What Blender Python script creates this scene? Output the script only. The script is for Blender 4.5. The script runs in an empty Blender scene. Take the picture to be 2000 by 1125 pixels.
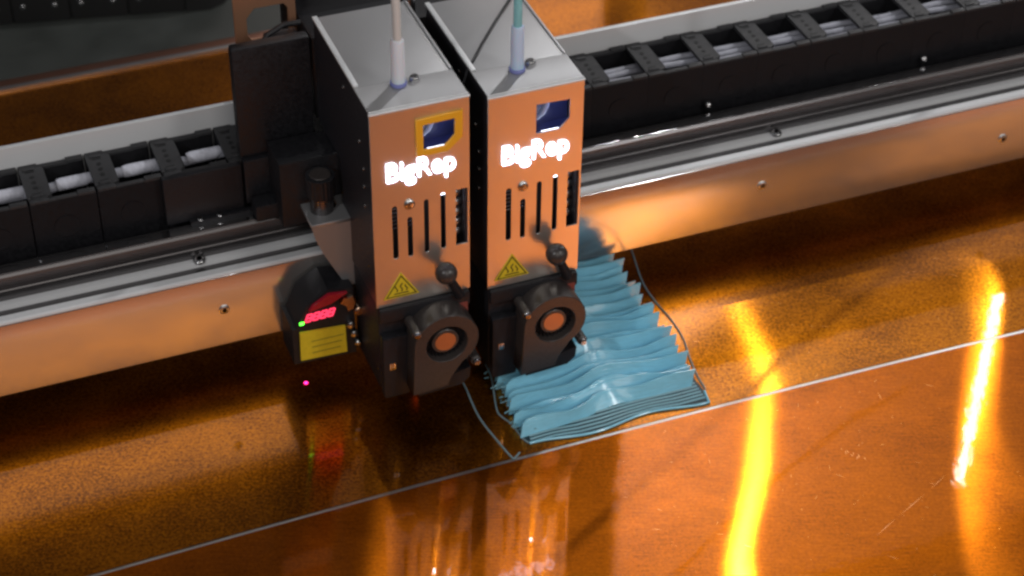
import bpy, bmesh, math, random
from mathutils import Vector, Matrix
random.seed(7)
C = bpy.context.scene.collection
S = 0.001                                   # everything below is written in millimetres

# ------------------------------------------------------------------ camera
sc = bpy.context.scene
PITCH, YAW, ROLL, FPX = math.radians(38.7395), math.radians(21.7205), math.radians(0.7459), 3906.3
fwd = Vector((math.sin(YAW)*math.cos(PITCH), math.cos(YAW)*math.cos(PITCH), -math.sin(PITCH)))
rt0 = Vector((math.cos(YAW), -math.sin(YAW), 0)); up0 = rt0.cross(fwd)
rt = math.cos(ROLL)*rt0 + math.sin(ROLL)*up0
up = -math.sin(ROLL)*rt0 + math.cos(ROLL)*up0
cd = bpy.data.cameras.new('camera'); cam = bpy.data.objects.new('camera', cd); C.objects.link(cam)
M = Matrix((rt, up, -fwd)).transposed().to_4x4(); M.translation = Vector((-430, -1155, 1100))*S
cam.matrix_world = M
cd.sensor_width = 36; cd.lens = FPX/2000*36; cd.clip_start = .05; cd.clip_end = 50
cd.dof.use_dof = True; cd.dof.focus_distance = 1.56; cd.dof.aperture_fstop = 7.1
sc.camera = cam
sc.cycles.filter_width = 2.6
# ------------------------------------------------------------------ view, world, lamps
sc.view_settings.view_transform = 'Standard'; sc.view_settings.look = 'None'
sc.view_settings.exposure = .15; sc.view_settings.gamma = 1
w = bpy.data.worlds.new('World'); sc.world = w; w.use_nodes = True
bg = w.node_tree.nodes['Background']; bg.inputs[0].default_value = (.86, .88, 1, 1); bg.inputs[1].default_value = .045

def point_lamp(name, loc, watts, radius, col=(1, 1, 1)):
    l = bpy.data.lights.new(name, 'POINT'); l.energy = watts; l.shadow_soft_size = radius*S; l.color = col
    o = bpy.data.objects.new(name, l); o.location = Vector(loc)*S; C.objects.link(o); return o
def area_lamp(name, loc, target, w_, h_, radiance, col=(1, 1, 1), spread=180):
    l = bpy.data.lights.new(name, 'AREA'); l.shape = 'RECTANGLE'; l.size = w_*S; l.size_y = h_*S
    l.energy = radiance*math.pi*w_*h_*S*S; l.color = col; l.spread = math.radians(spread)
    o = bpy.data.objects.new(name, l); o.location = Vector(loc)*S; C.objects.link(o)
    d = (Vector(target)-Vector(loc)).normalized()
    o.rotation_euler = d.to_track_quat('-Z', 'Y').to_euler(); return o
point_lamp('ceiling_spot', (5, 540, 1300), 1.6, 18)
def strip_lamp(name, a, b, w_, radiance, aim):
    a = Vector(a); b = Vector(b); o = area_lamp(name, (a+b)/2, aim, w_, (b-a).length, radiance)
    y = (b-a).normalized(); z = -(Vector(aim)-(a+b)/2); z = (z-y*z.dot(y)).normalized(); x = y.cross(z)
    o.rotation_euler = Matrix((x, y, z)).transposed().to_euler(); return o
point_lamp('ceiling_spot', (720, 708, 1300), 15, 10)
point_lamp('hall_lamp', (-1400, -1000, 1500), 26, 30)
strip_lamp('led_strip', (861, 437, 260), (861, 437, 800), 13, 34, (200, -100, 400))
area_lamp('broad_light', (-300, -1500, 1350), (-300, 0, 900), 960, 1300, 1.6, (1, .94, .87))
area_lamp('broad_light', (985, -1500, 1500), (500, 0, 500), 280, 950, 10, (1, .97, .94))
area_lamp('broad_light', (365, 1069, 320), (365, 0, 320), 450, 470, .8, (1, .86, .8))  # added glow in front of the rear panel, mirrored as a pink patch in the bed
area_lamp('broad_light', (2150, -1500, 1150), (1500, 0, 700), 950, 1250, 1.2, (1, .94, .87))

# ------------------------------------------------------------------ materials
def mat(name, col, rough=.5, metal=0, **k):
    m = bpy.data.materials.new(name); m.use_nodes = True
    p = m.node_tree.nodes['Principled BSDF']
    p.inputs['Base Color'].default_value = (*col, 1); p.inputs['Roughness'].default_value = rough
    p.inputs['Metallic'].default_value = metal
    for a, b in k.items(): p.inputs[a.replace('_', ' ')].default_value = b
    return m
def noise_on(m, scale=(200, 200, 200), col_amt=.15, rough_amt=.1, bump=.0, detail=4, rot=(0, 0, 0)):
    """procedural grain: varies colour, roughness and relief with object-space noise"""
    nt = m.node_tree; N = nt.nodes; L = nt.links; p = N['Principled BSDF']
    tc = N.new('ShaderNodeTexCoord'); mp = N.new('ShaderNodeMapping'); mp.inputs['Scale'].default_value = scale
    mp.inputs['Rotation'].default_value = rot
    nz = N.new('ShaderNodeTexNoise'); nz.inputs['Scale'].default_value = 1; nz.inputs['Detail'].default_value = detail
    L.new(tc.outputs['Object'], mp.inputs[0]); L.new(mp.outputs[0], nz.inputs[0])
    base = p.inputs['Base Color'].default_value[:]
    r = N.new('ShaderNodeMapRange'); r.inputs[1].default_value = .3; r.inputs[2].default_value = .7
    r.inputs[3].default_value = 1-col_amt; r.inputs[4].default_value = 1+col_amt
    L.new(nz.outputs[0], r.inputs[0])
    mx = N.new('ShaderNodeMix'); mx.data_type = 'RGBA'; mx.blend_type = 'MULTIPLY'; mx.inputs[0].default_value = 1
    mx.inputs[6].default_value = base; L.new(r.outputs[0], mx.inputs[7]); L.new(mx.outputs[2], p.inputs['Base Color'])
    rr = N.new('ShaderNodeMapRange'); rr.inputs[1].default_value = .3; rr.inputs[2].default_value = .7
    b = p.inputs['Roughness'].default_value
    rr.inputs[3].default_value = max(.02, b-rough_amt); rr.inputs[4].default_value = b+rough_amt
    L.new(nz.outputs[0], rr.inputs[0]); L.new(rr.outputs[0], p.inputs['Roughness'])
    if bump:
        bp = N.new('ShaderNodeBump'); bp.inputs['Strength'].default_value = bump; bp.inputs['Distance'].default_value = .001
        L.new(nz.outputs[0], bp.inputs['Height']); L.new(bp.outputs[0], p.inputs['Normal'])
    return m
def emit(name, col, strength):
    m = mat(name, (0, 0, 0)); p = m.node_tree.nodes['Principled BSDF']
    p.inputs['Emission Color'].default_value = (*col, 1); p.inputs['Emission Strength'].default_value = strength
    return m
ALU = noise_on(mat('brushed_aluminium', (.72, .72, .73), .34, 1), (25, 250, 250), .04, .03, .0)
PLATE = noise_on(mat('plate_aluminium', (.60, .58, .57), .16, .86), (2500, 2500, 2500), .02, .02, .0)
COVER = noise_on(mat('cover_aluminium', (.44, .44, .45), .5, .7), (2500, 2500, 2500), .02, .02, .0)
FACE = noise_on(mat('front_sheet_metal', (.82, .78, .72), .3, .9), (3000, 3000, 3000), .02, .02, .0)
STEEL = mat('polished_steel', (.62, .62, .64), .12, 1)
SCREW = mat('screw_steel', (.55, .55, .56), .25, 1)
BLACK = noise_on(mat('black_plastic', (.014, .014, .017), .5, 0, Specular_IOR_Level=.35), (400, 400, 400), .3, .1, .05)
SIDE = noise_on(mat('black_powder_coat', (.022, .021, .026), .42), (900, 900, 900), .25, .1, .08)
CHAINS = noise_on(mat('shaded_chain_plastic', (.008, .008, .010), .6, 0, Specular_IOR_Level=.25), (300, 300, 300), .25, .1, .05)  # darker copy of the chain plastic, with the links' side shade painted in
CHAIN = noise_on(mat('chain_plastic', (.030, .030, .033), .62), (300, 300, 300), .25, .12, .06)
FARB = mat('far_black_plastic', (.010, .010, .010), .8)
BEDTINT = mat('bed_tinted_sheet', (.62, .33, .2), .45, .8)  # silver bracket sheet with the bed's orange reflection put into its colour
DARK = mat('dark_cavity', (.008, .008, .009), .7)
STRIP = noise_on(mat('anodised_strip', (.74, .75, .77), .42, .2), (2500, 2500, 2500), .03, .03, .0)
RAILM = noise_on(mat('rail_steel', (.11, .105, .108), .27, .8), (8, 300, 300), .05, .03, .0)
FANM = noise_on(mat('fan_plastic', (.045, .038, .036), .3), (1500, 1500, 1500), .06, .04, .0)
HUBM = mat('fan_hub_bed_sheen', (.50, .29, .17), .36, .85)  # orange of the bed's reflection painted into the hub disc
YELLOW = noise_on(mat('warning_yellow', (.74, .58, .03), .4), (300, 300, 300), .06, .06)
INK = mat('black_ink', (.02, .02, .018), .5)
ORANGEF = mat('orange_frame_plastic', (.95, .46, .03), .3)
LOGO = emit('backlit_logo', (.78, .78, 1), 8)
LEDW = emit('white_led', (.8, .85, 1), 5)
REDLED = emit('red_segments', (1, .04, .10), 1.6)
GREENLED = emit('green_led', (.1, 1, .05), 4)
REDDOT = emit('laser_spot', (1, .02, .2), 6)
REDWIN = mat('red_filter', (.45, .01, .03), .2, 0, Coat_Weight=.6)
CABLE = noise_on(mat('grey_cable', (.42, .43, .5), .45), (300, 300, 300), .1, .1)
WRAP = noise_on(mat('white_cable_wrap', (.62, .63, .72), .5), (400, 200, 200), .12, .1, .1)
SLEEVE = mat('clear_sleeve', (.72, .73, .80), .35, 0, Subsurface_Weight=.3)
SLEEVEB = mat('pale_blue_sleeve', (.52, .66, .86), .3, 0, Subsurface_Weight=.3)
TUBEW = mat('white_tube', (.66, .65, .64), .3, 0)
TUBET = noise_on(mat('teal_filament_tube', (.25, .60, .66), .25, 0, Coat_Weight=.6), (300, 300, 60), .12, .05)
PLA = noise_on(mat('blue_filament', (.30, .72, .92), .17, 0, Specular_IOR_Level=.7, Coat_Weight=.7, Coat_Roughness=.04), (110, 40, 900), .08, .05, .4)
RAFTM = noise_on(mat('blue_raft', (.20, .42, .50), .35), (60, 60, 60), .1, .08)
SKIRT = mat('skirt_filament', (.22, .32, .35), .35)
COPPER = mat('copper_strip', (.55, .28, .2), .35, 1)
FLOOR = noise_on(mat('machine_floor_paint', (.055, .06, .055), .55), (20, 20, 20), .15, .1)
WALLM = noise_on(mat('pale_panel_paint', (.62, .58, .57), .6), (15, 15, 15), .06, .1)
WALLD = noise_on(mat('dark_panel_paint', (.05, .045, .045), .6), (15, 15, 15), .15, .1)
BLUEIN = mat('window_interior', (.035, .04, .12), .35)
BTUBE = mat('feed_tube', (.45, .55, .85), .3)

def film_material(name, col_a, col_b, rough, seed, brush, start, slope, square=False, gr=.5):
    """amber polyimide film over brushed metal: metallic base with grain and diagonal scratches, clear glossy top"""
    m = mat(name, col_a, rough, 1, Coat_Weight=1, Coat_Roughness=.015, Coat_IOR=1.62)
    nt = m.node_tree; N = nt.nodes; L = nt.links; p = N['Principled BSDF']
    tc = N.new('ShaderNodeTexCoord')
    def mapped(scale, rot=0, off=0):
        r = N.new('ShaderNodeMapping'); r.inputs['Rotation'].default_value = (0, 0, rot)
        r.inputs['Location'].default_value = (off, off*.7, 0)
        q = N.new('ShaderNodeMapping'); q.inputs['Scale'].default_value = scale
        L.new(tc.outputs['Object'], r.inputs[0]); L.new(r.outputs[0], q.inputs[0]); return q
    def noise(src, detail=3, dist=0, rough_=.5):
        n = N.new('ShaderNodeTexNoise'); n.inputs['Scale'].default_value = 1; n.inputs['Detail'].default_value = detail
        n.inputs['Distortion'].default_value = dist; n.inputs['Roughness'].default_value = rough_
        L.new(src.outputs[0], n.inputs[0]); return n
    def rng(src, a, b, c, d):
        r = N.new('ShaderNodeMapRange'); 
        for i, v in zip((1, 2, 3, 4), (a, b, c, d)): r.inputs[i].default_value = v
        L.new(src.outputs[0], r.inputs[0]); return r
    def math_(op, a, b):
        r = N.new('ShaderNodeMath'); r.operation = op
        for i, v in enumerate((a, b)):
            if isinstance(v, (int, float)): r.inputs[i].default_value = v
            else: L.new(v.outputs[0], r.inputs[i])
        return r
    # hand-brushed metal: the brushing direction drifts slowly from back to front
    sep = N.new('ShaderNodeSeparateXYZ'); L.new(tc.outputs['Object'], sep.inputs[0])
    yy = N.new('ShaderNodeMapRange'); L.new(sep.outputs['Y'], yy.inputs[0])
    for i_, v in zip((1, 2, 3, 4), brush): yy.inputs[i_].default_value = v
    th = math_('MULTIPLY', yy, yy) if square else yy
    th = math_('ADD', math_('MULTIPLY', th, math.radians(slope)), math.radians(start))
    tg = N.new('ShaderNodeCombineXYZ')
    for k_, op in ((0, 'COSINE'), (1, 'SINE')):
        q_ = N.new('ShaderNodeMath'); q_.operation = op; L.new(th.outputs[0], q_.inputs[0]); L.new(q_.outputs[0], tg.inputs[k_])
    grain = noise(mapped((430, 430, 430), .4, seed), 3, .6)
    blot = noise(mapped((14, 14, 14), 0, seed), 4, .5)
    hatch = noise(mapped((45, 1100, 1), math.radians(21), seed), 2)
    hatch2 = noise(mapped((1100, 30, 1), math.radians(40), seed+3), 2)
    f = math_('ADD', rng(grain, .32, .68, -gr, gr), rng(blot, .3, .7, -.5, .5))
    f = math_('ADD', f, rng(hatch, .35, .65, -.25, .25))
    g = rng(f, -.9, .9, 0, 1)
    mx = N.new('ShaderNodeMix'); mx.data_type = 'RGBA'
    mx.inputs[6].default_value = (*col_a, 1); mx.inputs[7].default_value = (*col_b, 1)
    L.new(g.outputs[0], mx.inputs[0]); L.new(mx.outputs[2], p.inputs['Base Color'])
    L.new(rng(blot, .3, .7, rough-.05, rough+.05).outputs[0], p.inputs['Roughness'])
    h = math_('ADD', rng(hatch, 0, 1, 0, .5), rng(hatch2, 0, 1, 0, .25))
    h = math_('ADD', h, rng(grain, 0, 1, 0, .9))
    bp = N.new('ShaderNodeBump'); bp.inputs['Strength'].default_value = .12; bp.inputs['Distance'].default_value = .001
    L.new(h.outputs[0], bp.inputs['Height']); L.new(bp.outputs[0], p.inputs['Normal'])
    an = N.new('ShaderNodeBsdfAnisotropic'); an.distribution = 'GGX'
    an.inputs['Roughness'].default_value = .115; an.inputs['Anisotropy'].default_value = .8
    L.new(mx.outputs[2], an.inputs['Color']); L.new(tg.outputs[0], an.inputs['Tangent'])
    hb = N.new('ShaderNodeBump'); hb.inputs['Strength'].default_value = .028; hb.inputs['Distance'].default_value = .001
    L.new(hatch.outputs[0], hb.inputs['Height']); L.new(hb.outputs[0], an.inputs['Normal'])
    ms = N.new('ShaderNodeMixShader'); ms.inputs[0].default_value = .62; out = N['Material Output']
    L.new(p.outputs[0], ms.inputs[1]); L.new(an.outputs[0], ms.inputs[2]); L.new(ms.outputs[0], out.inputs['Surface'])
    wave = noise(mapped((120, 120, 120), .2, seed+5), 2)
    bc = N.new('ShaderNodeBump'); bc.inputs['Strength'].default_value = .038; bc.inputs['Distance'].default_value = .001
    L.new(wave.outputs[0], bc.inputs['Height']); L.new(bc.outputs[0], p.inputs['Coat Normal'])
    return m
FILM_F = film_material('amber_film_near', (.30, .068, .004), (.84, .215, .006), .42, 0, (-.15, -.25, 0, 1), -28.5, 16, True, .34)
FILM_R = film_material('amber_film_far', (.26, .075, .004), (.82, .27, .009), .40, 4, (-.08, .12, 0, 1), -30.2, 18.9, False, .85)

# ------------------------------------------------------------------ mesh helpers
class MB:
    def __init__(s): s.v = []; s.f = []
    def add(s, verts, faces):
        k = len(s.v); s.v += [tuple(q) for q in verts]; s.f += [tuple(i+k for i in f) for f in faces]; return s
    def box(s, x0, x1, y0, y1, z0, z1, b=0):
        bm = bmesh.new(); bmesh.ops.create_cube(bm, size=1)
        for q in bm.verts: q.co = Vector(((x0+x1)/2+q.co.x*(x1-x0), (y0+y1)/2+q.co.y*(y1-y0), (z0+z1)/2+q.co.z*(z1-z0)))
        if b: bmesh.ops.bevel(bm, geom=bm.edges[:], offset=b, segments=2, affect='EDGES', profile=.6)
        bm.verts.index_update(); s.add([q.co for q in bm.verts], [[q.index for q in f.verts] for f in bm.faces]); bm.free(); return s
    def tube(s, pts, r, n=10, caps=True):
        pts = [Vector(p) for p in pts]; rs = r if isinstance(r, (list, tuple)) else [r]*len(pts)
        ring = []; t0 = (pts[1]-pts[0]).normalized()
        a = t0.orthogonal().normalized(); vs = []
        for i, p in enumerate(pts):
            t = (pts[min(i+1, len(pts)-1)]-pts[max(i-1, 0)]).normalized()
            a = (a - t*a.dot(t)).normalized(); b_ = t.cross(a)
            vs += [p + rs[i]*(math.cos(q)*a+math.sin(q)*b_) for q in (2*math.pi*j/n for j in range(n))]
        fs = [(i*n+j, i*n+(j+1) % n, (i+1)*n+(j+1) % n, (i+1)*n+j) for i in range(len(pts)-1) for j in range(n)]
        if caps: fs += [tuple(range(n))[::-1], tuple((len(pts)-1)*n+j for j in range(n))]
        return s.add(vs, fs)
    def cyl(s, a, b, r, n=20, ch=0):
        a = Vector(a); b = Vector(b); d = (b-a).normalized()
        if ch: return s.tube([a, a+d*ch, b-d*ch, b], [r-ch, r, r, r-ch], n)
        return s.tube([a, b], r, n)
    def prism(s, poly, axis, a, b):
        """poly: 2-D outline; axis x: (y,z), y: (x,z), z: (x,y)"""
        def P(u, v, t): return {'x': (t, u, v), 'y': (u, t, v), 'z': (u, v, t)}[axis]
        n = len(poly); vs = [P(u, v, a) for u, v in poly]+[P(u, v, b) for u, v in poly]
        fs = [(i, (i+1) % n, n+(i+1) % n, n+i) for i in range(n)]+[tuple(range(n)), tuple(range(2*n-1, n-1, -1))]
        return s.add(vs, fs)
    def ball(s, c, r, n=16, sq=(1, 1, 1)):
        bm = bmesh.new(); bmesh.ops.create_uvsphere(bm, u_segments=n, v_segments=n*3//4, radius=1)
        s.add([(c[0]+q.co.x*r*sq[0], c[1]+q.co.y*r*sq[1], c[2]+q.co.z*r*sq[2]) for q in bm.verts], [[q.index for q in f.verts] for f in bm.faces]) if not bm.verts.index_update() else 0
        bm.free(); return s
    def build(s, name, material, parent=None, smooth=40):
        base = parent_origin(parent)
        me = bpy.data.meshes.new(name); me.from_pydata([((x-base[0])*S, (y-base[1])*S, (z-base[2])*S) for x, y, z in s.v], [], s.f)
        bm = bmesh.new(); bm.from_mesh(me); bmesh.ops.recalc_face_normals(bm, faces=bm.faces); bm.to_mesh(me); bm.free()
        if smooth:
            for p in me.polygons: p.use_smooth = True
            me.set_sharp_from_angle(angle=math.radians(smooth))
        me.materials.append(material)
        return link(name, me, parent)
ORIG = {}
def parent_origin(p): return ORIG[p] if p else (0, 0, 0)
def link(name, me, parent):
    o = bpy.data.objects.new(name, me); C.objects.link(o)
    if parent: o.parent = parent
    ORIG[o] = parent_origin(parent); return o
def slab(outlines, axis, t0, t1, name, material, parent, bevel=0):
    """2-D outline with holes (mm), filled, given thickness t0..t1 along axis 'y' (outline x,z) or 'z' (outline x,y)"""
    cu = bpy.data.curves.new(name, 'CURVE'); cu.dimensions = '2D'; cu.fill_mode = 'BOTH'
    cu.extrude = abs(t1-t0)/2-bevel; cu.bevel_depth = bevel
    for pts in outlines:
        sp = cu.splines.new('POLY'); sp.points.add(len(pts)-1); sp.use_cyclic_u = True
        for q, (u, v) in zip(sp.points, pts): q.co = (u, v, 0, 1)
    return from_curve(cu, axis, (t0+t1)/2, name, material, parent)
def from_curve(cu, axis, mid, name, material, parent, place=None):
    tmp = bpy.data.objects.new('tmp', cu); me = bpy.data.meshes.new_from_object(tmp)
    bpy.data.objects.remove(tmp); bpy.data.curves.remove(cu)
    b = parent_origin(parent)
    for q in me.vertices:
        u, v, t = q.co
        if place: q.co = place(u, v, t); continue
        p = (u, mid-t, v) if axis == 'y' else (u, v, mid+t)
        q.co = Vector(((p[0]-b[0])*S, (p[1]-b[1])*S, (p[2]-b[2])*S))
    me.materials.clear(); me.materials.append(material); me.name = name
    return link(name, me, parent)
def rect(u0, u1, v0, v1): return [(u0, v0), (u1, v0), (u1, v1), (u0, v1)]
def stadium(u0, u1, v0, v1, n=5):
    r = (u1-u0)/2; c = (u0+u1)/2
    return [(c+r*math.cos(a), v1-r+r*math.sin(a)) for a in [math.pi*i/n for i in range(n+1)]] + \
           [(c-r*math.cos(a), v0+r-r*math.sin(a)) for a in [math.pi*i/n for i in range(n+1)]]
def circle(cx, cy, r, n=28): return [(cx+r*math.cos(2*math.pi*i/n), cy+r*math.sin(2*math.pi*i/n)) for i in range(n)]
def tag(o, label=None, cat=None, group=None, kind=None):
    for k, v in (('label', label), ('category', cat), ('group', group), ('kind', kind)):
        if v: o[k] = v
    return o
def thing(name, loc, label, cat, group=None):
    o = bpy.data.objects.new(name, None); o.empty_display_size = .01; o.location = Vector(loc)*S; C.objects.link(o); ORIG[o] = tuple(loc)
    return tag(o, label, cat, group)
def copy_tree(o, shift, skip=(), parent=None):
    c = o.copy(); C.objects.link(c); c.parent = parent
    if parent is None: c.location = o.location + Vector(shift)*S
    for ch in [q for q in o.children if q.name.split('.')[0] not in skip]: copy_tree(ch, shift, skip, c)
    return c
def screw_head(parent, c, axis, r, h=2, name='screw', m=None):
    """button head with a hex socket"""
    b = MB(); d = Vector(axis); c = Vector(c)
    b.tube([c, c+d*h*.55, c+d*h*.9, c+d*h, c+d*h, c+d*h*.45], [r, r, r*.8, r*.62, r*.48, r*.44], 16)
    return b.build(name, m or SCREW, parent, 30)

# ------------------------------------------------------------------ the bed and what lies behind it
def seam_y(x): 
    t = max(-1.2, min(1.2, (x-65)/405)); return -84.5-6*t*t
bed = MB().box(-1500, 1700, -1600, 590, -14, -.35, 1).build('print_bed', ALU, None); tag(bed, kind='structure')
xs = [-1500]+[-450+i*25 for i in range(45)]+[1700]
MB().add([(x, -1600, 0) for x in xs]+[(x, seam_y(x)-1.5, 0) for x in xs], [(i, i+1, len(xs)+i+1, len(xs)+i) for i in range(len(xs)-1)]).build('film_sheet', FILM_F, bed, 0)
MB().add([(x, seam_y(x)+1.5, 0) for x in xs]+[(x, 586, 0) for x in xs], [(i, i+1, len(xs)+i+1, len(xs)+i) for i in range(len(xs)-1)]).build('film_sheet', FILM_R, bed, 0)
for o in bed.children: o['label'] = 'amber film sheet on the near side of the grey seam' if o.name == 'film_sheet' else 'amber film sheet on the far side of the grey seam'
MB().box(-1500, 1700, 586.5, 593, -8, 3, .8).build('bed_rim', ALU, bed)
MB().box(-1500, 1700, 593.5, 616, -30, -4, 1).build('bed_ledge', COPPER, bed)
tag(MB().add([(-3000, -2500, -45), (3500, -2500, -45), (3500, 2500, -45), (-3000, 2500, -45)], [(0, 1, 2, 3)]).build('machine_floor', FLOOR, None, 0), kind='structure')
tag(MB().box(-3000, 3500, 1400, 1420, -44, 2200).build('back_wall', WALLD, None), kind='structure')
pan = MB().box(130, 585, 1070, 1085, -44.5, 560, 3).build('unseen_panel', WALLM, None)
tag(pan, kind='structure')
tag(MB().box(660, 1750, 1075, 1090, -44.5, 1700, 3).build('unseen_panel', WALLM, None), kind='structure')  # pale reflector added out of view to brighten the right of the bed

# ------------------------------------------------------------------ gantry beam
X0, X1 = -900, 1250
gb = thing('gantry_beam', (0, 140, 39), 'long aluminium gantry beam with bright front plate crossing behind the print heads', 'gantry beam')
MB().box(X0, X1, 87, 96, 39, 108.5, 1.1).build('front_plate', PLATE, gb)
MB().prism([(87.6, 106.5), (88.2, 109.6), (90, 110.8), (96, 111), (97.4, 110), (97.4, 106.5)], 'x', X0, X1).build('edge_lip', STRIP, gb, 30)
MB().box(X0, X1, 96.5, 110.5, 39.5, 104.5).build('groove', RAILM, gb)
MB().box(X0, X1, 110.8, 121.5, 39.5, 109, .6).build('top_strip', STRIP, gb)
rail = MB().prism([(116.6, 109.2), (116.6, 118), (117.2, 119), (117.2, 123), (116.6, 124), (116.6, 131), (118, 133), (131, 133), (133, 131), (133, 110)], 'x', X0, X1).build('linear_rail', RAILM, gb, 25)
MB().box(X0, X1, 119, 129.5, 131, 133.4, .3).build('rail_top', STEEL, gb)
MB().box(X0, X1, 133.5, 194.5, 39.5, 120, .5).build('beam_body', SIDE, gb)
MB().box(X0, X1, 195.5, 200, 60, 196, .8).build('cable_tray_wall', STRIP, gb)
for x, z in ((-184.6, 75.6), (298.9, 76.7), (545.3, 67.7), (-660, 72)):
    screw_head(gb, (x, 87.05, z), (0, -1, 0), 4.3, 1.6, 'plate_screw', ALU)
for x in (-195.4, 322.5, 592.5, -470): screw_head(gb, (x, 112.9, 109), (0, 0, 1), 5, 3.2, 'strip_screw')

# ------------------------------------------------------------------ cable chains (links are parts)
def chain_link_meshes():
    a = MB()   # link body: two side plates, top rails, crossbar; local x 0..52
    a.box(0.02, 51.98, 141, 144.5, 124, 175.5, .15)
    a2 = MB().box(0.02, 51.98, 191, 194, 124, 175.5, .15)
    es = []
    for y0, y1 in ((141, 146.5), (188.5, 194)):
        e = MB(); es.append(e); e.box(0.5, 15, y0, y1, 175, 177.6, .6); e.box(13, 40, y0+.6, y1-.6, 174, 176.6, .5); e.box(38, 51.5, y0, y1, 175, 177.9, .6)
    c = MB(); c.prism([(15.5, 146), (19, 149), (19, 186), (15.5, 189), (0, 189), (0, 146)], 'z', 174.6, 178)
    for y in (148.5, 186): c.box(3, 12, y-1.6, y+1.6, 177.6, 179, .5)
    a.tube([(26, 140.4, 150), (26, 141.5, 150)], 10, 20)
    d = MB()
    for y in (160, 167.5, 175): d.cyl((8.5, y, 178), (8.5, y, 178.3), 2, 10)  # raised near-black discs; the dimples' shade is put into their colour
    for y in (151.5, 183): d.box(4.5, 11.5, y-1.2, y+1.2, 177.9, 178.25)
    return a, a2, es, c, d
def shiftmesh(mb, dx):
    n = MB(); n.v = [(x+dx, y, z) for x, y, z in mb.v]; n.f = mb.f; return n
la, lr, les, lc, ld = chain_link_meshes()
def chain(name, label, xs_):
    t = thing(name, (xs_[0], 167, 120), label, 'cable chain', 'cable chains lying in the beam tray')
    first = None
    for x in xs_:
        if first is None:
            first = shiftmesh(la, x).build('chain_link', CHAINS, t); x00 = x
            subs = [shiftmesh(lr, x).build('rear_side', CHAINS, first)] + [shiftmesh(le, x).build('link_edge', CHAIN, first) for le in les] + [shiftmesh(lc, x).build('crossbar', CHAIN, first), tag(shiftmesh(ld, x).build('dimple_shade', DARK, first), kind='stuff')]
        else:
            c = first.copy(); C.objects.link(c); c.parent = t; c.location.x = (x-x00)*S
            for u in subs: q = u.copy(); C.objects.link(q); q.parent = c
    return t
chain('cable_chain', 'black cable chain in the beam tray left of the print heads', [-317-53*3+53*i for i in range(7)])
chain('cable_chain', 'black cable chain in the beam tray right of the print heads', [105+52*i for i in range(14)])
for k, (y, z, r) in enumerate(((178, 164, 2.7), (170.5, 163.5, 2.7), (162, 163, 2.4))):
    c = MB().tube([(95+i*26, y+.7*math.sin(i*1.7+k), z+.9*math.sin(i*1.25+k*2)) for i in range(32)], r, 10).build('cable', CABLE)
    tag(c, ['rearmost grey cable inside the right cable chain', 'middle grey cable inside the right cable chain', 'front grey cable inside the right cable chain'][k], 'cable', 'cables lying in the right chain')
wp = [(-560+i*20, 179+.8*math.sin(i), 162+1.2*math.sin(i*.9)) for i in range(22)]
tag(MB().tube(wp, 4.2, 12).build('cable_bundle', CABLE), 'thick grey cable bundle inside the left cable chain', 'cable')
for i, x in enumerate((-345, -292, -239, -186)):
    tag(MB().tube([(x+2, 178.5, 163), (x+6, 178.5, 163.5), (x+24, 178.6, 163.6), (x+30, 180, 164)], [4.9, 5.3, 5.2, 4.2], 14).build('cable_wrap', WRAP),
        ['white cable wrap at the far left edge of the photo', 'white cable wrap in the second chain opening from the left edge', 'white cable wrap in the third chain opening from the left edge', 'white cable wrap in the opening next to the black carriage'][i], 'cable wrap', 'white wraps round the left cables')
for x, y, lab in ((266.1, 150, 'small steel rail clip nearer the right print head'), (481.4, 154, 'small steel rail clip near the right edge of the photo')):
    t = thing('rail_clip', (x, 137, 120), lab, 'clip', 'steel clips behind the rail')
    MB().prism([(x-7, 120), (x-4, 126.5), (x+4, 126.5), (x+7, 120)], 'y', 135, 139).build('clip_foot', STEEL, t)
    MB().cyl((x, 138, 126), (x, 138, 134), 1.6, 10).build('clip_stem', SCREW, t)
    MB().ball((x, 138, 137), 3.6, 12).build('clip_ball', SCREW, t)
# chain end bracket
ce = thing('chain_bracket', (-183, 136, 130), 'black end bracket where the left cable chain meets the carriage', 'bracket')
MB().box(-214, -150, 133.6, 140.4, 134, 179, 1.5).build('bracket_plate', BLACK, ce)
MB().box(-196, -140, 128, 133.4, 130.5, 137, .8).build('bracket_foot', BLACK, ce)
for x in (-188, -172): screw_head(ce, (x, 130, 137), (0, 0, 1), 2.6, 1.6)

# ------------------------------------------------------------------ carriage
ca = thing('carriage', (-40, 150, 110), 'black carriage block behind the print heads riding on the beam', 'carriage')
MB().box(-149, -86, 139, 150, 180.5, 281, 3).build('side_cover', BLACK, ca)
MB().box(-148, -90, 134.5, 143, 138, 180, 2).build('lower_cover', BLACK, ca)
MB().box(-84, 96, 143.5, 238, 200.5, 276, 3).build('body_block', BLACK, ca)
MB().box(-128, 92, 98.5, 134, 134.5, 196, 2).build('rail_block', BLACK, ca)
MB().box(-146, -116, 112, 128, 135, 150, 1.5).build('wiper', BLACK, ca)
plate = [(-135, 225), (-86, 225), (-86, 345), (-135, 345)]
hole = [(-126+u*.86, 262+v*1.2) for u, v in ((0, 4), (4, 0), (38, 0), (40, 2), (40, 20), (36, 24), (8, 24), (0, 17))]
slab([plate, hole], 'y', 178, 181, 'rear_bracket', BEDTINT, ca, .4)
MB().box(-116, -90, 151, 168, 258, 274, 1.5).build('connector', SIDE, ca)
MB().tube([(-126, 158, 262), (-114, 160, 276), (-100, 164, 280), (-86, 166, 278)], 2.4, 8).build('connector_wire', BLACK, ca)
MB().box(-72, 60, 205, 238, 276.5, 330, 4).build('motor_housing', COVER, ca)
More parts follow.
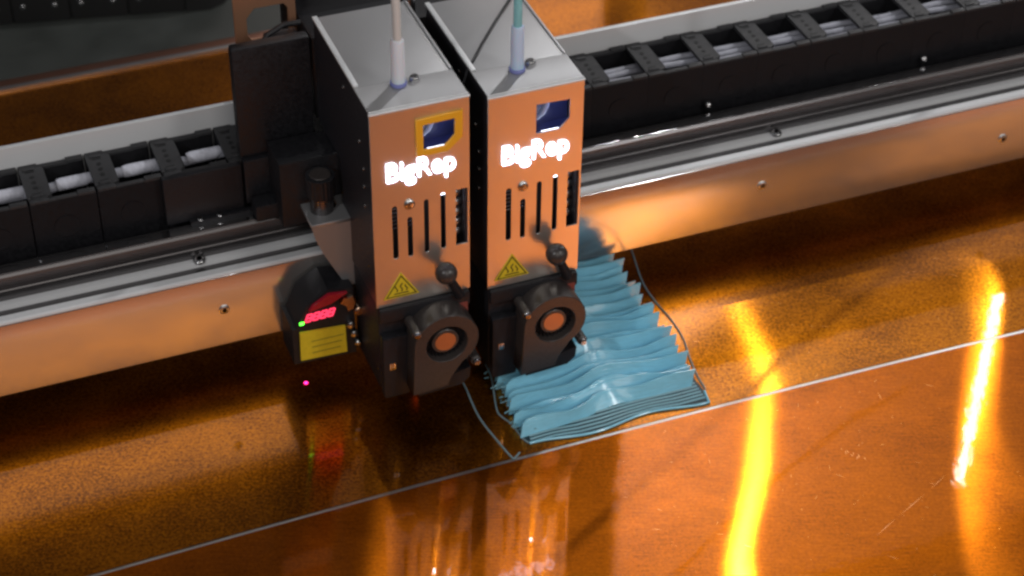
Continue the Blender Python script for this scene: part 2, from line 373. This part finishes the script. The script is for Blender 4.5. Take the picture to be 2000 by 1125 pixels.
MB().cyl((-3, 148, 268), (-3, 148, 297), 7.5, 20, 1.2).build('locking_post', SCREW, ca)

# ------------------------------------------------------------------ print heads
def seg_text(txt, size, offset, name, material, parent, x0, z0, x1, y0, y1, shear=0):
    cu = bpy.data.curves.new(name, 'FONT'); cu.body = txt; cu.size = 1; cu.fill_mode = 'BOTH'; cu.offset = offset; cu.extrude = .01
    tmp = bpy.data.objects.new('tmp', cu); me = bpy.data.meshes.new_from_object(tmp)
    bpy.data.objects.remove(tmp); bpy.data.curves.remove(cu)
    us = [q.co.x for q in me.vertices]; k = (x1-x0)/(max(us)-min(us)); mn = min(us); b = parent_origin(parent)
    for q in me.vertices:
        u = (q.co.x-mn)*k; v = q.co.y*k*size; y = y0 if q.co.z > 0 else y1
        q.co = Vector((x0+u+shear*v-b[0], y-b[1], z0+v-b[2]))*S
    me.materials.clear(); me.materials.append(material)
    return link(name, me, parent)
def make_head():
    h = thing('print_head', (-44, 40, 20), 'left print head with an orange frame round its little window', 'print head', 'twin print heads on the gantry')
    xl, xr = -82.5, -5.8
    side = [(2.2, 115), (84, 115), (84, 200), (140, 200), (140, 292), (2.2, 292)]
    # housing side walls, floor and back so the inside is hollow behind the slots
    MB().prism(side, 'x', xl+.4, xl+2.6).build('side_wall', SIDE, h)
    MB().prism(side, 'x', xr-2.6, xr-.4).build('side_wall', SIDE, h)
    MB().box(xl+2.8, xr-2.8, 30, 33, 116, 291).build('inner_wall', DARK, h)
    # front sheet with its cut-outs
    wx0, wx1 = -44.2, -16.6
    win = [(wx0, 254), (wx0, 279.5), (wx1, 278.5), (wx1, 261.5), (wx1-8.6, 252.8), (wx0+1, 252.8)]
    slots = [stadium(-68, -63.2, 157.5, 208), stadium(-56, -51.4, 157, 195), stadium(-42.6, -38.2, 157, 208.3), stadium(-29.2, -24.8, 157.5, 211)]
    open_slot = [(xr-1.2, 158), (-17, 158), (-17, 211), (xr-1.2, 211)]
    slab([[(xl, 113.6), (xr, 113.6), (xr, 292.2), (xl, 292.2)], win]+slots+[open_slot], 'y', 0, 1.6, 'front_plate', FACE, h, .25)
    MB().prism([(0.1, 292.4), (0.5, 293.9), (1.6, 294.6), (36, 294.6), (36, 293), (2, 293), (1.7, 292.4)], 'x', xl, xr).build('folded_top', COVER, h, 50)
    MB().tube([(xl-.6, .3, 293.2), (xr+.6, .3, 293.2)], 1.15, 14).tube([(xl-.2, 1.9, 294.5), (xr+.2, 1.9, 294.5)], .65, 12).build('fold_highlight', STRIP, h, 60)  # pale tubes along the fold; its bright highlight is put into their colour
    MB().box(xl+.2, xr-.2, 36.6, 142, 293, 294.4, .4).build('top_cover', COVER, h)
    MB().box(xl-.3, xl+3.8, 36.8, 141.5, 294.5, 296.4, .5).build('cover_lip', STRIP, h)
    MB().box(xr-2.2, xr+.1, 37, 141, 294.5, 295.4, .4).build('cover_edge', COVER, h)
    # window frame (first head only), inside of the window
    fr = [(-47, 250.4), (-47, 281.5), (-12.2, 282.6), (-12.2, 260.4), (-23.8, 250.2)]
    fin = [(-43.2, 254), (-43.2, 277.6), (-16.8, 278.4), (-16.8, 262.4), (-25.6, 254)]
    slab([fr, fin], 'y', -2.6, -.1, 'window_frame', ORANGEF, h, .9)
    wi = MB().box(-48, -10, 21, 22.5, 246, 288)
    wi.box(-48, -10, 2, 22, 246, 247.2); wi.build('window_interior', BLUEIN, h)
    MB().tube([(-31, 12, 290), (-31, 12, 276), (-31.5, 12, 269), (-34, 12, 263), (-38, 13, 258), (-43, 15, 254)], [3, 3, 2.8, 2.4, 1.6, 1], 12).build('feed_tube', BTUBE, h)
    MB().box(-36, -22, 4, 9, 247.4, 248.2).build('window_led', LEDW, h)
    # lettering, screws, inside glimpses
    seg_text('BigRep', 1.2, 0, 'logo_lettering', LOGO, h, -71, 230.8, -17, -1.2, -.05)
    screw_head(h, (-54, -.05, 207), (0, -1, 0), 4.2, 2)
    screw_head(h, (-37, 31, 294.6), (0, 0, 1), 4.2, 4.5, 'top_screw')
    MB().box(-31.5, -22.5, 3, 6, 206.5, 212, .8).build('status_led', LEDW, h)
    cb = MB()
    for k in range(6): cb.cyl((-12.6, 14, 160+k*9.2), (-12.6, 14, 167+k*9.2), 5.2, 14, 1.6)
    cb.build('drive_gears', ALU, h, 50)
    ch = MB()
    for k in range(7): ch.cyl((-71, 9, 181+k*3.6), (-50, 9, 181+k*3.6), 1.1, 8)
    ch.build('heat_sink', STEEL, h)
    MB().prism([(1.8, 158), (1.8, 212), (24, 212), (24, 158)], 'x', xr-.3, xr+.5).build('copper_flange', COPPER, h)
    for z in (252, 236, 218): screw_head(h, (xl+.4, 22, z-20), (-1, 0, 0), 1.8, .9, 'side_screw')
    screw_head(h, (xl+.4, 30, 252), (-1, 0, 0), 1.8, .9, 'side_screw'); screw_head(h, (xl+.4, 66, 278), (-1, 0, 0), 1.8, .9, 'side_screw')
    # warning triangle
    tri = [(-77.3, 120.4), (-47.6, 120.4), (-62.4, 144)]
    cx, cz = -62.4, 128.2
    def shr(k): return [(cx+(u-cx)*k, cz+(v-cz)*k) for u, v in tri]
    ws = slab([tri], 'y', -.55, -.05, 'warning_sign', YELLOW, h)
    slab([shr(.86), shr(.76)], 'y', -.75, -.6, 'sign_border', INK, ws)
    pic = MB()
    for k in (-4, 0, 4):
        pts = [(cx+k+.9*math.sin(i*1.1), -.72, cz-2+i*1.1) for i in range(8-abs(k)//2)]
        pic.tube(pts, .42, 6)
    pic.box(cx-6, cx+6, -.78, -.62, cz-4.4, cz-3.5); pic.build('heat_symbol', INK, ws)
    # ball knob on its lever
    MB().ball((-30.5, -15, 145.5), 8.8, 24).build('ball_knob', FANM, h)
    MB().tube([(-29, -13, 141), (-22, -9, 126), (-16, -4, 112)], [3.4, 3.6, 4.4], 12).build('knob_lever', BLACK, h)
    # lower shroud
    low = MB().box(xl+.5, xr-.6, .4, 62, 30, 113.4, 2)
    low.prism([(xl+1, 30), (xr-1, 30), (xr-8, 21), (xl+12, 21)], 'y', 6, 56)
    low.build('lower_shroud', BLACK, h)
    MB().box(xl+.8, -60, -9, .2, 26, 88, 2.5).build('duct_block', BLACK, h)
    MB().box(xl+.8, xr-1, -4.5, .2, 100, 113, 2).build('shroud_ledge', BLACK, h)
    MB().box(-20, -9, -5, .2, 94, 104, 1).build('red_connector', mat('dull_red_plastic', (.22, .05, .04), .45), h)
    MB().box(-77, -72, -10.2, -9.2, 56, 63, .4).build('clip_tab', SCREW, h)
    MB().tube([(-44, 30, 22), (-44, 30, 16.5), (-44, 30, 13.2)], [7, 5, 1.2], 16).build('nozzle', COPPER, h)
    # blower fan
    f = fan_part(h)
    return h
def fan_part(h):
    fy0, fy1 = -25, -4
    c = (-34.5, 83.5); R = 25.4
    out = []
    for i in range(0, 25):                       # scroll from left side over the top to lower right
        a = math.radians(180-i*10.0); r = R + 1.2*math.sin(i*.13)
        out.append((c[0]+r*math.cos(a), c[1]+r*math.sin(a)))
    out += [(-31, 48), (-34, 40), (-62, 38), (-60.8, 60)]
    f = slab([out, circle(c[0]+.5, c[1]-1, 18, 36)], 'y', fy0, fy1, 'blower_fan', FANM, h, .9)
    slab([circle(c[0]+.5, c[1]-1, 17.9, 36)], 'y', -9, -5, 'fan_back', DARK, f)
    bl = MB()
    for k in range(26):
        a = 2*math.pi*k/26; bx, bz = c[0]+.5, c[1]-1
        p, q = (bx+12.2*math.cos(a), bz+12.2*math.sin(a)), (bx+17*math.cos(a+.16), bz+17*math.sin(a+.16))
        n = (-math.sin(a)*.35, math.cos(a)*.35)
        bl.prism([(p[0]-n[0], p[1]-n[1]), (q[0]-n[0], q[1]-n[1]), (q[0]+n[0], q[1]+n[1]), (p[0]+n[0], p[1]+n[1])], 'y', -19, -9)
    bl.build('fan_blades', BLACK, f)
    MB().tube([(c[0]+.5, -9, c[1]-1), (c[0]+.5, -20.4, c[1]-1), (c[0]+.5, -21, c[1]-1)], [11.8, 11.4, 10.8], 32).build('fan_hub', FANM, f)
    MB().cyl((c[0]+.5, -21.1, c[1]-1), (c[0]+.5, -21.5, c[1]-1), 8.6, 32).build('hub_sheen_disc', HUBM, f)
    for ex, ez, dx, dz in ((-58.5, 99.5, 8, -7), (-9.5, 58, -7, 6)):
        MB().cyl((ex, -24.6, ez), (ex, -5, ez), 4.2, 16, .5).build('fan_ear', FANM, f)
        MB().prism([(ex-2.5, ez+3), (ex+2.5, ez-3), (ex+dx+3, ez+dz-2), (ex+dx-2, ez+dz+4)], 'y', -24, -6).build('ear_web', FANM, f)
        screw_head(f, (ex, -24.6, ez), (0, -1, 0), 3.1, 3.4, 'fan_screw', STEEL)
    MB().prism([(-58, 39), (-36, 41), (-22, 46), (-12, 48), (-13, 38), (-20, 32), (-56, 30)], 'y', -19, 4).build('air_duct', BLACK, f)
    return f
head = make_head()
head2 = copy_tree(head, (92, 0, -6.5), skip=('window_frame',))
head2['label'] = 'right print head with a bare unframed window, standing over the blue print'
for dx, dz in ((0, 0), (92, -6.5)):
    point_lamp('head_led', (-24+dx, 8, 284+dz), .012, 2, (.45, .55, 1))
    point_lamp('slot_led', (-34+dx, 16, 216+dz), .014, 2, (.7, .78, 1))

# ------------------------------------------------------------------ filament tubes
def feed(name, base, label, m, sl):
    x, y, z = base
    t = thing(name, base, label, 'filament tube', 'filament tubes rising from the print heads')
    MB().tube([(x, y, z), (x, y, z+38), (x, y, z+39)], [5.2, 5.0, 4.2], 18).build('sleeve', sl, t)
    MB().tube([(x, y, z+30), (x, y, z+60), (x-1, y+3, z+110), (x-2, y+18, z+200), (x-2, y+60, z+310), (x, y+130, z+380), (x+10, y+240, z+400)], 3.3, 14).build('tube', m, t)
    MB().cyl((x, y, z), (x, y, z+3), 6.4, 18, .6).build('collar', mat('blue_collar', (.2, .22, .5), .4), t)
    return t
feed('filament_tube', (-50, 30, 294.6), 'white filament tube standing on the left print head', TUBEW, SLEEVE)
feed('filament_tube', (42.7, 27, 288.1), 'teal filament tube standing on the right print head', TUBET, SLEEVEB)

hang = [(700, 370, 520), (560, 290, 470), (440, 226, 455), (324, 163, 455), (250, 128, 470), (180, 120, 520), (130, 160, 600)]  # unseen cable, added to throw a thin line of shadow across the bed
tag(MB().tube([Vector(p) for p in hang], 2.2, 8).build('shadow_cable', BLACK), 'thin dark cable added out of view above the bed to cast a thin shadow', 'cable')
tag(MB().tube([(110, 190, 345), (96, 160, 308), (77, 126, 291), (52, 97, 289.6), (30, 69, 289.7), (16, 50, 289), (8.5, 42, 287), (3, 36, 280)], 1.1, 8).build('thin_dark_line', BLACK),  # thin dark tube running slantwise across the right head's top
    'thin dark line lying slantwise over the top of the right print head', 'cable')
# ------------------------------------------------------------------ clamp with knurled knob, laser sensor
cl = thing('sensor_clamp', (-95, 78, 100), 'silver clamp fork with black knurled knob left of the print heads', 'clamp')
MB().prism([(-113.5, 154), (-77.5, 154), (-77.5, 128), (-80, 90), (-88, 90), (-106, 128), (-111, 142)], 'y', 64, 67).build('clamp_plate', COVER, cl)
slab([[(-113.5, 64), (-77.5, 64), (-77.5, 96), (-86, 96)] + [(-96+10*math.cos(a), 88+10*math.sin(a)) for a in [-math.pi*i/10 for i in range(11)]] + [(-107, 94), (-113.5, 94)]], 'z', 154.2, 157.5, 'clamp_fork', COVER, cl, .5)
kn = [(-99.8+11.5*(1+.03*(i % 2))*math.cos(2*math.pi*i/48), 82+11.5*(1+.03*(i % 2))*math.sin(2*math.pi*i/48)) for i in range(48)]
MB().prism(kn, 'z', 173, 190.5).build('knurled_knob', BLACK, cl, 15)
MB().cyl((-99.8, 82, 190.5), (-99.8, 82, 192), 8.6, 24, .7).build('knob_cap', FANM, cl)
MB().cyl((-99.8, 82, 157), (-99.8, 82, 173), 9.4, 24, .5).build('knob_shank', RAILM, cl)

ls = thing('laser_sensor', (-112, 65, 30), 'black laser sensor with glowing red digits and a yellow label beside the left head', 'sensor')
MB().prism([(-138.6, 31), (-86, 29), (-86, 96.5), (-107, 100), (-125.5, 88.5), (-135, 67), (-138.6, 67)], 'y', 52, 84).build('sensor_body', BLACK, ls)
MB().prism([(-133.5, 35.5), (-94.5, 34), (-95, 61), (-133, 64)], 'y', 49.4, 51.6).build('yellow_label', YELLOW, ls)
ink = MB()
for k in range(3): ink.box(-124, -100+k*1.5, 49.0, 49.25, 41+k*6, 41.8+k*6)
ink.build('label_print', mat('faded_ink', (.35, .28, .03), .5), ls)
MB().prism([(-124.5, 84.5), (-121, 89.5), (-107.5, 97.5), (-92, 95.5), (-106, 88)], 'y', 48.5, 51.6).build('red_window', REDWIN, ls)
dg = MB()
def seven(bm_, x, z, w_=4.2, h_=6.6, sh=.35):
    for (a, b) in (((0, 0), (1, 0)), ((0, .5), (1, .5)), ((0, 1), (1, 1)), ((0, 0), (0, .5)), ((1, 0), (1, .5)), ((0, .5), (0, 1)), ((1, .5), (1, 1))):
        p = (x+a[0]*w_+a[1]*h_*sh, 51.2, z+a[1]*h_); q = (x+b[0]*w_+b[1]*h_*sh, 51.2, z+b[1]*h_)
        bm_.tube([p, q], .75, 6)
for k in range(4): seven(dg, -127.5+k*6.2, 73.2+k*.25)
dg.build('digit_display', REDLED, ls)
MB().box(-132.4, -128.6, 50.8, 51.8, 71, 73.6, .4).build('status_led', GREENLED, ls)
BRASS = mat('brass_fitting', (.75, .5, .36), .25, 1)
MB().prism([(-99, 88), (-96, 92), (-88.5, 92.5), (-86.8, 86), (-88.5, 80), (-93, 79), (-94, 84)], 'y', 46, 51.5).build('cable_gland', BRASS, ls)
MB().cyl((-84, 44, 77), (-84, 51, 77), 4.2, 12, .8).build('cable_gland', BRASS, ls)
for x, z, r in ((-90.5, 62, 3.6), (-88, 52, 3.4), (-85.5, 42, 3)): MB().tube([(x, 51.5, z), (x, 47, z), (x, 46, z)], [r, r, r*.6], 10).build('sensor_screw', SCREW, ls)
tag(MB().cyl((-128, 61.4, .1), (-128, 61.4, .3), 1.6, 12).build('laser_dot', REDDOT), 'tiny glowing red laser dot on the bed under the sensor', 'laser dot')

# ------------------------------------------------------------------ the blue print
pr = thing('blue_print', (95, 15, 0), 'half finished blue 3D print of many wavy ribs lying under the right head', '3D print')
def front_edge(x):
    t = (x-18)/156
    return -76 + 3.2*math.cos(t*2*math.pi*1.55-.2)
out = [(18+156*i/40, front_edge(18+156*i/40)) for i in range(41)]
out += [(176.5, -65), (172, 20), (171, 146), (26, 146), (24, 0), (15, -52)]
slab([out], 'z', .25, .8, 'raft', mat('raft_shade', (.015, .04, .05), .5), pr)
rl = MB()
for k in range(57):
    y = -72+k*3.75
    rl.tube([(18.5+2*math.sin(k)+(y+70)*.05, y, 1.1)]+[(40+i*22, y+(2.6*math.cos((22+i*22)/156*2*math.pi*1.55-.2) if k < 5 else 0)*(1-k/5), 1.1) for i in range(6)]+[(173.5-(y+70)*.02, y, 1.1)], 1.05, 6)
tag(rl.build('raft_lines', RAFTM, pr), kind='stuff')
bd = MB().tube([(x, y, 1.3) for x, y in out[:42]], 1.1, 6); bd.build('raft_border', PLA, pr)
rng = random.Random(5)
def rib(k, n=17):
    y0 = -65+k*10.3+(rng.uniform(-2.8, 2.8) if k else 0); nx = 40; nz = 7
    xl_ = 13+k*.85+rng.uniform(-2, 2); xr_ = 168.5+rng.uniform(-2.5, 1.5)+(2 if k > 2 else 0)
    ph = rng.uniform(-.25, .25); amp = rng.uniform(.85, 1.15); hgt = rng.uniform(11, 13.5) if k < 2 else rng.uniform(12, 18)
    sag = 1 if k < 3 else .45
    def P(i, j):
        t = i/nx; s = j/nz; x = xl_+(xr_-xl_)*t + (3*s if i == 0 else 3.2*s if i == nx else 0)
        hump = math.exp(-((t-.55-.03*ph)/.15)**2)
        wv = math.sin(t*2*math.pi*1.5+ph*2+k*.15)
        dv = 1.2*math.sin(t*6.5+k*2.7+ph*9) + .7*math.sin(t*15+k*1.3)
        y = y0 + s*s*dv*(.5 if k == 0 else 1) + (9*t if k == 0 else 4*t if k == 1 else 0) + 5*hump*amp + s*(3.0+6.5*hump*amp*(.8+.3*sag)) + 1.0*wv*(.4+s) + sag*1.5*s*s*math.sin(t*17+k*1.9)
        z = 1.2 + s*(hgt - 2.0*hump + 1.3*math.sin(t*9+k) - (3.0 if t < .04 else 0) + (3.4*max(0, t-.85)/.15)) - sag*1.2*s*s*abs(math.sin(t*7+k))
        return Vector((x, y, z))
    th = 1.0; vs = []; fs = []
    for j in range(nz+1):
        for i in range(nx+1):
            vs.append(P(i, j))
    m = len(vs)
    for j in range(nz+1):
        for i in range(nx+1):
            a = P(i, j); s = j/nz
            vs.append(a+Vector((0, th*(1.0+.5*math.sin(s*3)), -.15*s)))
    W = nx+1
    for j in range(nz):
        for i in range(nx):
            q = (j*W+i, j*W+i+1, (j+1)*W+i+1, (j+1)*W+i)
            fs += [q, tuple(m+t for t in q[::-1])]
    for i in range(nx): 
        a = nz*W+i; fs.append((a, a+1, m+a+1, m+a)); fs.append((i+1, i, m+i, m+i+1))
    for j in range(nz):
        a = j*W; fs.append((a, a+W, m+a+W, m+a)); a = j*W+nx; fs.append((a+W, a, m+a, m+a+W))
    MB().add(vs, fs).build('rib', PLA, pr, 60)
for k in range(20): rib(k)
st = MB()
for k in range(40):
    x = rng.uniform(14, 30); y = rng.uniform(-62, 30); z = rng.uniform(2, 9)
    st.tube([(x, y, z), (x-rng.uniform(1, 6), y+rng.uniform(-2, 2), z-rng.uniform(-1, 2))], rng.uniform(.3, .8), 5)
tag(st.build('loose_strands', RAFTM, pr), kind='stuff')
sk = [(203, 165), (198.2, 133.8), (188, 85), (187.5, 54), (189.8, 29), (188.9, 3), (183.2, -22.5), (179.5, -45.4), (178.6, -62)]
def smooth_path(p, n=6):
    r = []
    for i in range(len(p)-1):
        a, b, c, d = [Vector((*p[max(0, min(len(p)-1, i+q))], 0)) for q in (-1, 0, 1, 2)]
        for k in range(n):
            t = k/n; r.append(.5*((2*b)+(c-a)*t+(2*a-5*b+4*c-d)*t*t+(3*b-a-3*c+d)*t**3))
    r.append(Vector((*p[-1], 0))); return [(q.x, q.y, .75) for q in r]
tag(MB().tube(smooth_path(sk), .75, 6).build('skirt_line', SKIRT), 'thin grey filament line on the bed right of the blue print', 'filament line', 'stray filament lines round the print')
tag(MB().tube(smooth_path([(19, 30), (17.7, 12.2), (8.1, -24.8), (9, -36), (13.2, -46.4), (15, -64), (18, -72)]), .8, 6).build('skirt_line', SKIRT), 'thin grey filament line hugging the left end of the blue print', 'filament line', 'stray filament lines round the print')
tag(MB().tube(smooth_path([(-6.7, 22), (-6.7, 7.6), (-8.8, -28.3), (-5, -60), (-.9, -82.7), (2, -83), (6.9, -79.4)]), .85, 6).build('skirt_line', SKIRT), 'thin grey filament line hanging under the left head to the seam', 'filament line', 'stray filament lines round the print')

# ------------------------------------------------------------------ far cable chain behind the bed
fc = thing('cable_chain', (-40, 745, -45), 'dark cable chain lying on the machine floor beyond the bed', 'cable chain')
fc.rotation_euler.z = math.radians(-12)
for k in range(9):
    x = -62-62*k; b = MB()
    if k == 0: b.prism([(x, 745), (x+26, 745), (x+42, 757), (x+52, 778), (x+52, 885), (x, 885)], 'z', -44.8, 45)
    else: b.box(x, x+61.6, 745, 885, -44.8, 45, 3)
    l_ = b.build('chain_link', FARB, fc)
    for xx in ((x+12, x+46) if k else (x+8,)): screw_head(l_, (xx, 745, -24), (0, -1, 0), 3, 2, 'link_pin')
# ------------------------------------------------------------------ fine scratches in the film
def scratches(y_lo, y_hi, n, film, seed, marks=()):
    g = random.Random(seed); m = MB()
    items = list(marks)
    for _ in range(n):
        a = g.choice((-.6, -.55, .7, 1.2, -.9)) + g.uniform(-.25, .25); l = g.choice((1.2, 2, 3, 5, 9))*g.uniform(.5, 1.2)
        items.append((g.uniform(60, 520), g.uniform(y_lo, y_hi), a, l, g.uniform(.1, .28)))
    for x, y, a, l, w_ in items:
        d = Vector((math.cos(a), math.sin(a), 0))*l/2; q = Vector((-math.sin(a), math.cos(a), 0))*w_/2; c = Vector((x, y, .06))
        m.add([c-d, c-q, c+d, c+q], [(0, 1, 2, 3)])
    tag(m.build('film_scratches', SCR, film, 0), kind='stuff')
SCR = mat('scratched_film', (.72, .42, .22), .4, .6)
fs = sorted(bed.children, key=lambda o: o.name)
near = next(o for o in fs if o.name == 'film_sheet'); far = next(o for o in fs if o.name == 'film_sheet.001')
mk = [(250+(i*37 % 17), -166-(i*23 % 19), 1.2+.5*math.sin(i*2.1), 2+(i*13 % 5), .35) for i in range(9)] + [(240, -255, .44, 26, .3), (271, -241, .42, 34, .35), (303, -226, .45, 22, .25)]
scratches(-330, -95, 150, near, 3, mk)
scratches(-80, 25, 60, far, 9)
